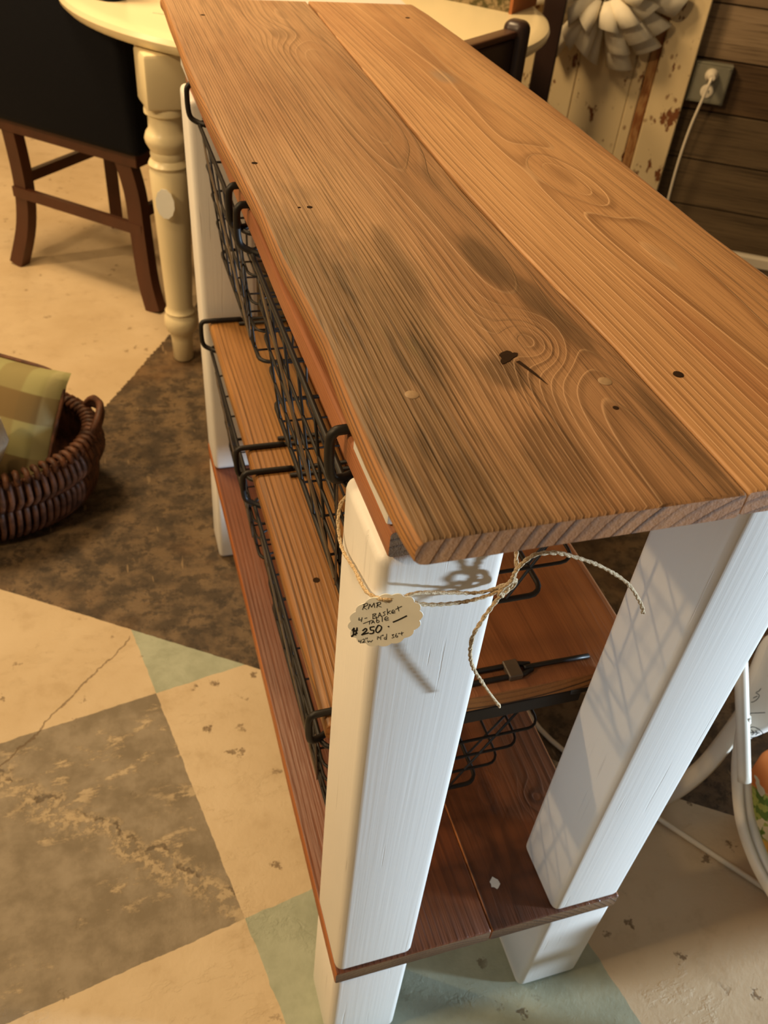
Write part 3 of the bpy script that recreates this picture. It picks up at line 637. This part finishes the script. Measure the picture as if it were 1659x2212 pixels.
for k in range(60):
    a = 2*math.pi*k/60; sc = 1-0.06*abs(math.cos(a*6)); lp.append((0.0015+0.024*sc*math.cos(a)*0.82, 1.5515-0.024*sc*math.cos(a)*0.35, 0.417+0.034*sc*math.sin(a)))
tg = lt.prism(lp, (-0.0002, -0.0008, 0.0)).build('leg_tag', CARD)
tag(tg, 'small scalloped paper tag hanging on the turned leg of the cream table', 'price tag')
# things on the round table
MB_ = MB().prism([(0.115, 1.87, TZ), (0.17, 1.70, TZ), (0.60, 1.62, TZ), (0.62, 1.95, TZ), (0.22, 2.02, TZ)], (0, 0, 0.004)); tag(MB_.build('placemat', COTTON), 'bright white pointed cloth placemat on the cream table', 'placemat')
MB().tube([(0.02, 1.716, TZ+0.0008), (0.30, 1.56, TZ+0.0008)], 0.0013, 4).build('groove', TRIM, rt)
pl = thing('planter_box', 'mossy bark-covered box with an orange end on the cream table', 'planter', (0.87, 1.93, TZ))
q0 = Vector((0.859, 1.808, TZ)); ea = Vector((-0.124, 0.128, 0)).normalized(); eb = Vector((0.146, 0.140, 0)).normalized()
def obox(o_, e1, e2, l1, l2, h): return MB().prism([o_, o_+e1*l1, o_+e1*l1+e2*l2, o_+e2*l2], (0, 0, h))
obox(q0+eb*0.012, ea, eb, 0.30, 0.10, 0.11).build('box_body', MOSS, pl)
obox(q0-ea*0.008, ea, eb, 0.0078, 0.16, 0.12).build('box_end', TERRA, pl)

# ------------------------------------------------------------------ dark chair on the left
A = Vector((-0.373, 2.182, 0)); AB = Vector((0.732, -0.681, 0)); AD = Vector((0.681, 0.732, 0))
def cp(s_, d_, z_): return A+AB*s_+AD*d_+Vector((0, 0, z_))
ch = thing('dining_chair', 'dark walnut chair with navy-black upholstered back, left of the cream table', 'chair', tuple(cp(0.235, 0.2, 0)))
MB().tube(smoothpath([cp(-0.005, 0, 0), cp(0.03, 0.02, 0.12), cp(0.045, 0.025, 0.25), cp(0.04, 0.02, 0.42)], 5), 0.024, 4, flat=((AB.x, AB.y, 0), 1.25, 0.95)).build('leg', WALNUT, ch, True, 0.6)
MB().tube(smoothpath([cp(0.478, 0, 0), cp(0.452, 0.01, 0.08), cp(0.436, 0.02, 0.2), cp(0.425, 0.025, 0.31), cp(0.40, 0.02, 0.42)], 5), 0.024, 4, flat=((AB.x, AB.y, 0), 1.35, 0.95)).build('leg', WALNUT, ch, True, 0.6)
for s_ in (0.045, 0.43):
    MB().tube([cp(s_, 0.37, 0.0), cp(s_, 0.37, 0.42)], 0.026, 4).build('leg', WALNUT, ch)
for (a_, b_, z_) in (((0.02, 0.012), (0.45, 0.012), 0.215), ((0.045, 0.02), (0.045, 0.37), 0.25), ((0.43, 0.02), (0.43, 0.37), 0.25)):
    MB().tube([cp(a_[0], a_[1], z_), cp(b_[0], b_[1], z_)], 0.014, 4, flat=((0, 0, 1), 1.4, 0.8)).build('stretcher', WALNUT, ch)
for (a_, b_) in (((0.0, 0.01), (0.46, 0.01)), ((0.0, 0.37), (0.46, 0.37)), ((0.02, 0.0), (0.02, 0.38)), ((0.45, 0.0), (0.45, 0.38))):
    MB().tube([cp(a_[0], a_[1], 0.405), cp(b_[0], b_[1], 0.405)], 0.03, 4, flat=((0, 0, 1), 1.2, 0.55)).build('seat_rail', WALNUT, ch)
def slab_rot(s0, s1, d0, d1, z0, z1, bev, rake=0.0):
    mb = MB().box((s0, d0, z0), (s1, d1, z1), bev, 3)
    mb.v = [tuple(cp(x, y-rake*max(0, z-z0), z)) for x, y, z in mb.v]; return mb
slab_rot(-0.01, 0.47, 0.0, 0.40, 0.425, 0.485, 0.02).build('seat', NAVY, ch, True)
slab_rot(-0.03, 0.495, -0.035, 0.03, 0.415, 1.02, 0.022, 0.10).build('backrest', NAVY, ch, True)

# ------------------------------------------------------------------ dark chair by the right-hand edge of the plank top
RC = Vector((0.627, 1.259, 0)); RV = Vector((-0.783, -0.622, 0)).normalized(); RD = Vector((-0.622, 0.783, 0)).normalized()
def rp(s_, d_, z_): return RC+RV*s_+RD*d_+Vector((0, 0, z_))
ec = thing('dining_chair', 'espresso brown wooden chair with rounded post tops, in front of the cream table', 'chair', tuple(rp(0.2, 0.2, 0)))
for s_ in (0.0, 0.40):
    pb = MB().box((s_-0.020, -0.024, 0.0), (s_+0.020, 0.024, 0.853), 0.017, 5); pb.v = [tuple(rp(*v)) for v in pb.v]
    pb.build('post', ESPRESSO, ec, True, 0.9)
    MB().tube([rp(s_, 0.40, 0.0), rp(s_, 0.40, 0.42)], 0.024, 4).build('leg', ESPRESSO, ec)
    MB().tube([rp(s_, 0.02, 0.25), rp(s_, 0.40, 0.25)], 0.014, 4).build('stretcher', ESPRESSO, ec)
def rslab(s0, s1, d0, d1, z0, z1, bev):
    mb = MB().box((s0, d0, z0), (s1, d1, z1), bev, 2); mb.v = [tuple(rp(x, y, z)) for x, y, z in mb.v]; return mb
rslab(0.0205, 0.3795, -0.010, 0.014, 0.52, 0.826, 0.006).build('back_panel', ESPRESSO, ec, True)
rslab(0.0205, 0.3795, -0.013, 0.017, 0.8265, 0.838, 0.004).build('top_rail', WALNUT, ec, True)
rslab(-0.02, 0.42, 0.0, 0.43, 0.42, 0.46, 0.012).build('seat', ESPRESSO, ec, True)

# ------------------------------------------------------------------ old door, wreath, board, outlet on the back wall
dr = struct(wbox(MB(), -0.66, 0.178, 2.690, 2.7135, 0.119, 2.05, 0.002).build('door_1', CHIPPY))
dr.location.z = dr.location.z
wbox(MB(), 0.088, 0.180, 2.672, 2.6895, 0.119, 2.05, 0.003).build('stile', CHIPPY, dr)
wbox(MB(), -0.66, -0.545, 2.672, 2.6895, 0.119, 2.05, 0.003).build('stile', CHIPPY, dr)
wbox(MB(), 0.062, 0.0875, 2.678, 2.6895, 0.30, 1.98, 0.003).build('moulding', RUST, dr)
wbox(MB(), 0.030, 0.0605, 2.684, 2.6895, 0.30, 1.98, 0.003).build('moulding', CHIPPY, dr)
wbox(MB(), -0.120, 0.0285, 2.686, 2.6895, 0.30, 1.98, 0.001).build('panel', CHIPPY, dr)
wbox(MB(), -0.330, -0.1235, 2.686, 2.6895, 0.30, 1.98, 0.001).build('panel', CHIPPY, dr)
wbox(MB(), -0.5435, -0.3335, 2.686, 2.6895, 0.30, 1.98, 0.001).build('panel', CHIPPY, dr)
wbox(MB(), -0.5440, 0.0615, 2.676, 2.6895, 0.119, 0.298, 0.003).build('rail', CHIPPY, dr)

wr = thing('paper_wreath', 'wreath of rolled cream book-page cones hanging on the chippy cream door', 'wreath', tuple(wp(-0.09, 2.672, 0.60)))
def cone(sc, zc, ang, r0, ln, rad, tilt, d0):
    V = []; F = []; n = 12
    ax = (math.cos(ang), math.sin(ang))
    for (t, rr) in ((0.0, 0.35), (0.45, 0.8), (1.0, 1.0)):
        for k in range(n+1):
            a = 2*math.pi*k/n*1.12
            q_ = rr*rad*(1-0.10*k/n)
            off = q_*math.cos(a); dep = q_*0.8*math.sin(a)
            rdist = r0+ln*t+(0.012*math.cos(a)*t)
            V.append(wp(sc+ax[0]*rdist-ax[1]*off, d0-dep-tilt*t, zc+ax[1]*rdist+ax[0]*off))
    for i in range(2):
        for k in range(n):
            F.append((i*(n+1)+k, i*(n+1)+k+1, (i+1)*(n+1)+k+1, (i+1)*(n+1)+k))
    return MB().add(V, F)
for ring_, (cnt, r0, ln, rad, d0, tl) in enumerate(((15, 0.06, 0.125, 0.033, 2.650, 0.0), (13, 0.045, 0.100, 0.033, 2.622, 0.010), (10, 0.03, 0.070, 0.030, 2.598, 0.018))):
    for k in range(cnt):
        o = cone(-0.09, 0.795, 2*math.pi*(k+0.5*ring_)/cnt+random.uniform(-0.13, 0.13), r0, ln*random.uniform(0.82, 1.15), rad*random.uniform(0.75, 1.1), tl, d0).build('paper_cone', PAPER, wr, True)
        sm = o.modifiers.new('thick', 'SOLIDIFY'); sm.thickness = 0.0006
for k in range(7):
    a = 2*math.pi*k/7; cx, cz = -0.09+0.035*math.cos(a), 0.795+0.035*math.sin(a)
    P = [wp(cx+(0.003+0.0011*j)*math.cos(j*0.7), 2.600, cz+(0.003+0.0011*j)*math.sin(j*0.7)) for j in range(15)]
    MB().tube(P, 0.006, 4, flat=((WN.x, WN.y, 0), 1.4, 0.08)).build('paper_curl', PAPER, wr, True)
MB().tube([wp(-0.09+0.03*math.cos(a*0.5236), 2.664, 0.795+0.03*math.sin(a*0.5236)) for a in range(12)], 0.006, 6, True).build('backing_ring', PAPER, wr, True)

bdm = MB(); wbox(bdm, -0.232, -0.176, 2.520, 2.540, 0.0, 1.55, 0.003)
tag(bdm.build('wooden_post', ESPRESSO), 'upright dark brown wooden post between the cream table and the chippy door', 'post')

ot = thing('wall_outlet', 'square metal outlet box with round sockets on the grey plank wall', 'outlet', tuple(wp(0.232, 2.715, 0.545)))
wbox(MB(), 0.183, 0.284, 2.690, 2.7145, 0.546, 0.647, 0.002).build('box_body', PLATE, ot)
wbox(MB(), 0.187, 0.280, 2.6865, 2.6895, 0.550, 0.643, 0.003).build('cover_plate', PLATE, ot)
def wdisc(s_, d_, z_, r, t, seg=20):
    mb = MB().lathe([(r, 0.0), (r, t*0.7), (r*0.85, t)], (0, 0, 0), seg); mb.v = [tuple(wp(s_+x, d_-z, z_+y)) for x, y, z in mb.v]; return mb
for z_ in (0.618, 0.578):
    wdisc(0.233, 2.6865, z_, 0.017, 0.003).build('socket', PLASTIC, ot, True, 0.6)
for ds in (-0.005, 0.005): wbox(MB(), 0.233+ds-0.001, 0.233+ds+0.001, 2.6828, 2.6836, 0.574, 0.582).build('slot', INK, ot)
for (s_, z_) in ((0.192, 0.638), (0.275, 0.638), (0.192, 0.555), (0.275, 0.555)): wdisc(s_, 2.6865, z_, 0.003, 0.0015, 10).build('screw', PLATE, ot, True, 0.6)
pc = thing('power_cord', 'white plug and cord hanging from the metal outlet and running over the floor', 'power cord', tuple(wp(0.233, 2.67, 0)))
mb = MB().lathe([(0.016, 0.0), (0.016, 0.008), (0.012, 0.018), (0.008, 0.032)], (0, 0, 0), 16); mb.v = [tuple(wp(0.233+x, 2.683-z, 0.619+y)) for x, y, z in mb.v]; mb.build('plug', PLASTIC, pc, True, 0.7)
cpth = [wp(0.233, 2.655, 0.619), wp(0.230, 2.645, 0.606), wp(0.226, 2.648, 0.57), wp(0.216, 2.656, 0.48), wp(0.214, 2.665, 0.36), wp(0.222, 2.67, 0.2), wp(0.228, 2.66, 0.05), wp(0.23, 2.62, 0.006),
        (1.25, 1.62, 0.0055), (0.80, 1.15, 0.0055), (0.50, 0.72, 0.0055), (0.44, 0.42, 0.0055), (0.49, 0.27, 0.0055), (0.562, 0.162, 0.0055), (0.612, 0.091, 0.0055), (0.66, 0.023, 0.0055), (0.74, -0.10, 0.0055)]
MB().tube(smoothpath(cpth, 6), 0.0042, 8).build('cable', PLASTIC, pc, True)

# ------------------------------------------------------------------ wicker basket with pillow
BC = Vector((-0.43, 1.125, 0)); BA, BB = 0.235, 0.165; BH = 0.150
bk = thing('wicker_basket', 'low brown wicker basket holding a plaid pillow, at the left on the dark floor band', 'basket', tuple(BC))
def bp(a, z, k=1.0):
    f = 0.86+0.14*min(1, z/BH*1.3)
    return Vector((BC.x+BA*f*k*math.cos(a), BC.y+BB*f*k*math.sin(a), z))
def rimz(a): return BH+0.02*math.cos(a)**2
V = []; F = []; nb_ = 48
for (z, k) in ((0.004, 0.02), (0.004, 0.93), (0.03, 0.965), (0.10, 0.965), (BH, 0.965), (BH, 0.925), (0.10, 0.925), (0.02, 0.90), (0.02, 0.02)):
    for j in range(nb_): V.append(bp(2*math.pi*j/nb_, z, k))
for i in range(8):
    for j in range(nb_): F.append((i*nb_+j, i*nb_+(j+1) % nb_, (i+1)*nb_+(j+1) % nb_, (i+1)*nb_+j))
MB().add(V, F).build('basket_wall', WICKER, bk, True)
ns = 92
for j in range(ns):
    a = 2*math.pi*j/ns
    for half, (z0, z1) in enumerate(((0.008, 0.085), (0.085, BH+0.004))):
        aa = a+half*math.pi/ns; dz = random.uniform(-0.006, 0.006)
        P = [bp(aa, z0+0.002, 0.965), bp(aa+0.008, z0+0.02, 1.015), bp(aa+0.014, (z0+z1)/2+dz, 1.028), bp(aa+0.022, z1-0.012, 1.005), bp(aa+0.030, z1, 0.965)]
        MB().tube(smoothpath(P, 2), 0.0062, 5).build('strand', WICKER, bk, True)
nr = 76
for j in range(nr):
    a = 2*math.pi*j/nr; c0 = bp(a, BH+0.006, 0.95); rad_ = Vector((math.cos(a), math.sin(a), 0)); tn = Vector((-math.sin(a), math.cos(a), 0))
    P = [c0+rad_*0.013*math.cos(t)+Vector((0, 0, 0.011*math.sin(t)))+tn*0.006*(t/3-0.5) for t in (-0.6, 0.2, 1.0, 1.8, 2.6, 3.4)]
    MB().tube(P, 0.0058, 5).build('rim_wrap', WICKER, bk, True)
for dz in (0.0, 0.012):
    hp = [bp(0.36, BH+0.012, 0.98), bp(0.28, BH+0.024+dz, 1.03), bp(0.05, BH+0.034+dz, 1.05), bp(-0.16, BH+0.024+dz, 1.03), bp(-0.24, BH+0.012, 0.98)]
    MB().tube(smoothpath(hp, 5), 0.0075, 6).build('handle', WICKER, bk, True)
def pillow(name, mat, c, ex, ey, ez, hx, hy, hz, pw=2.6, n=20, m_=28):
    V = []; F = []
    for i in range(n+1):
        u = -1+2*i/n
        for j in range(m_+1):
            v = -1+2*j/m_
            pin = 1-0.07*(u*u*(1-abs(v)) if False else 0)
            V.append((u, v))
    mb = MB(); top = []; bot = []
    for (u, v) in V:
        t = max(0.0, (1-abs(u)**pw)*(1-abs(v)**pw))**0.42
        su = u*(1-0.06*(1-v*v)*0+0.0); sv = v
        k1 = 1-0.07*(1-abs(v)**2)*abs(u)**3; k2 = 1-0.07*(1-abs(u)**2)*abs(v)**3
        p_ = (hx*u*k1, hz*v*k2, hy*t)
        top.append(Vector(c)+ex*p_[0]+ez*p_[1]+ey*p_[2]); bot.append(Vector(c)+ex*p_[0]+ez*p_[1]-ey*p_[2])
    w = m_+1; F1 = [(i*w+j, i*w+j+1, (i+1)*w+j+1, (i+1)*w+j) for i in range(n) for j in range(m_)]
    mb.add(top, F1); mb.add(bot, [f[::-1] for f in F1])
    return mb
pe_x = Vector((0.80, -0.60, 0.0)).normalized(); pe_y = Vector((-0.50, -0.66, 0.56)).normalized(); pe_z = pe_x.cross(pe_y).normalized()
if pe_z.z < 0: pe_z = -pe_z
PCn = Vector((-0.400, 1.160, 0.185))
pw_ = thing('plaid_pillow', 'green and tan plaid pillow sitting in the wicker basket', 'pillow', (PCn.x, PCn.y, 0.04))
po = pillow('cover', PLAID, (0, 0, 0), Vector((1, 0, 0)), Vector((0, -1, 0)), Vector((0, 0, 1)), 0.170, 0.058, 0.120)
pob = po.build('pillow_cover', PLAID, None, True)
pob.data.transform(Matrix.Translation(pob.location)); pob.location = (0, 0, 0)
pob.parent = pw_; R3 = Matrix((pe_x, -pe_y, pe_z)).transposed()
pob.rotation_euler = R3.to_euler(); pob.location = PCn-pw_.location
pip = []
for k in range(64):
    a = 2*math.pi*k/64; cx = math.copysign(abs(math.cos(a))**0.35, math.cos(a)); cz = math.copysign(abs(math.sin(a))**0.35, math.sin(a))
    pip.append(Vector((0.170*cx*(1-0.05*(1-cz*cz)), 0, 0.120*cz*(1-0.05*(1-cx*cx)))))
pio = MB().tube(pip, 0.004, 6, True).build('piping', WICKER, None, True)
pio.data.transform(Matrix.Translation(pio.location)); pio.location = (0, 0, 0); pio.parent = pob
fl = MB(); FV = []
fl.lathe([(0.004, -0.10), (0.035, -0.085), (0.052, -0.03), (0.052, 0.02), (0.036, 0.075), (0.006, 0.10)], (0, 0, 0), 40)
fl.v = [(-0.398+x*0.9+0.25*z+0.004*math.sin(40*z+5*x), 1.010+y*0.55+0.012*math.sin(30*x), 0.20+z*0.8+0.003*math.sin(90*x)) for x, y, z in fl.v]
tag(fl.build('fluffy_throw', FLUFF, None, True), 'fluffy white textile tucked in front of the plaid pillow', 'throw')

# ------------------------------------------------------------------ white bentwood chair with cushions, right edge
wc = thing('bentwood_chair', 'white painted low bentwood chair with cushions beside the table', 'chair', (0.80, 0.18, 0))
for x_ in (0.60, 1.04):
    sg = 1 if x_ < 0.8 else -1
    band_ = [(x_, 0.158, 0.268), (x_, 0.139, 0.213), (x_, 0.120, 0.175), (x_, 0.083, 0.129), (x_, 0.041, 0.105), (x_, 0.001, 0.098), (x_, -0.08, 0.10), (x_, -0.16, 0.12)]
    MB().tube(smoothpath(band_, 6), 0.0095, 10, flat=((1, 0, 0), 0.6, 1.1)).build('side_band', ENAMEL, wc, True)
    MB().tube(smoothpath([(a+0.013*sg, b+0.004, c_+0.004) for a, b, c_ in band_[2:]], 6), 0.0085, 10).build('side_band', ENAMEL, wc, True)
    MB().tube(smoothpath([(x_+0.004*sg, 0.32, 0.50), (x_-0.004*sg, 0.232, 0.378), (x_-0.004*sg, 0.182, 0.303), (x_-0.004*sg, 0.153, 0.260), (x_-0.004*sg, 0.106, 0.190)], 5), 0.0092, 10).build('arm_rod', ENAMEL, wc, True)
    MB().tube(smoothpath([(x_-0.018*sg, 0.197, 0.004), (x_-0.008*sg, 0.184, 0.05), (x_, 0.170, 0.13), (x_+0.006*sg, 0.166, 0.21), (x_+0.006*sg, 0.163, 0.258)], 5), 0.015, 8, flat=((0, 1, 0), 0.95, 0.5)).build('leg', ENAMEL, wc, True)
    MB().tube(smoothpath([(x_-0.01*sg, -0.20, 0.004), (x_, -0.18, 0.07), (x_, -0.16, 0.12)], 4), 0.015, 8, flat=((0, 1, 0), 0.95, 0.5)).build('leg', ENAMEL, wc, True)
for (y_, z_) in ((-0.16, 0.115), (0.345, 0.53)):
    MB().tube([(0.60, y_, z_), (1.04, y_, z_)], 0.0085, 8).build('crossbar', ENAMEL, wc, True)
MB().box((0.655, 0.335, 0.27), (0.985, 0.349, 0.97), 0.006, 2).build('back_panel', ENAMEL, wc, True, 0.7)  # added tall back, out of view; panel, posts and rail shade the far leg
for x_ in (0.645, 0.995): MB().tube(smoothpath([(x_, 0.342, 0.004), (x_, 0.342, 0.5), (x_, 0.342, 0.98)], 4), 0.0125, 10).build('added_back_post', ENAMEL, wc, True)
MB().tube([(0.645, 0.342, 0.98), (0.995, 0.342, 0.98)], 0.0125, 10).build('added_back_rail', ENAMEL, wc, True)
# leaf print cushion leaning on the chair back, floral seat cushion below it
LN = Vector((-0.4506, -0.3505, 0.8211)); ex_ = Vector((0.614, -0.789, 0.0)).normalized(); ex_ = (ex_-LN*ex_.dot(LN)).normalized()
lc = thing('leaf_print_cushion', 'white cushion with black line-drawn leaves on the white bentwood chair', 'cushion', (0.78, 0.16, 0.19))
PA, PB, PC_ = Vector((0.6095, 0.150, 0.2122)), Vector((0.6260, 0.196, 0.2423)), Vector((0.684, 0.253, 0.2977))
cu = MB().prism([PA, PB, PC_, PC_+Vector((0.30, 0.0, 0.165)), PC_+Vector((0.34, -0.05, 0.165)), PA+Vector((0.36, -0.02, 0.189))], -LN*0.05).build('cushion_body', COTTON, lc, True, 0.7)
bv = cu.modifiers.new('soft', 'BEVEL'); bv.width = 0.009; bv.segments = 3
LEAF = [[[0.619, 0.157, 0.222], [0.624, 0.156, 0.225]], [[0.624, 0.155, 0.224], [0.63, 0.159, 0.229], [0.636, 0.156, 0.231], [0.641, 0.146, 0.23], [0.632, 0.146, 0.225], [0.625, 0.149, 0.222], [0.624, 0.155, 0.224]],
    [[0.625, 0.155, 0.225], [0.638, 0.148, 0.229]], [[0.63, 0.156, 0.228], [0.631, 0.151, 0.227], [0.628, 0.15, 0.225]], [[0.634, 0.153, 0.229], [0.635, 0.149, 0.228], [0.632, 0.148, 0.226]],
    [[0.625, 0.173, 0.232], [0.632, 0.172, 0.236], [0.636, 0.174, 0.239], [0.643, 0.171, 0.242], [0.653, 0.167, 0.245]],
    [[0.641, 0.191, 0.249], [0.644, 0.194, 0.252], [0.65, 0.194, 0.255], [0.654, 0.189, 0.256], [0.651, 0.186, 0.252], [0.644, 0.185, 0.248], [0.64, 0.188, 0.247], [0.641, 0.191, 0.249]],
    [[0.642, 0.189, 0.249], [0.652, 0.189, 0.254]], [[0.652, 0.194, 0.256], [0.659, 0.205, 0.265], [0.663, 0.216, 0.272]], [[0.652, 0.194, 0.256], [0.657, 0.194, 0.259], [0.668, 0.202, 0.268]], [[0.66, 0.2, 0.264], [0.669, 0.205, 0.27]]]
q_ = MB()
OFF = [Vector((-0.004, 0, 0)), Vector((0.055, 0.0, 0.030)), Vector((0.11, -0.035, 0.045)), Vector((0.12, 0.03, 0.079))]
for of_ in OFF:
    for st in LEAF:
        P = [Vector(p)+of_ for p in st]
        P = [p-LN*((p-PA).dot(LN)-0.0002) for p in P]
        q_.tube(smoothpath(P, 3) if len(P) > 2 else P, 0.0007, 4, flat=(tuple(LN), 0.4, 1.0))
q_.build('leaf_print', INK, lc)
fc = thing('floral_cushion', 'orange, green and yellow floral seat cushion on the white bentwood chair', 'cushion', (0.82, 0.0, 0.046))
MB().box((0.650, -0.165, 0.046), (0.990, 0.150, 0.190), 0.022, 4).build('cushion_body', FLORAL, fc, True)
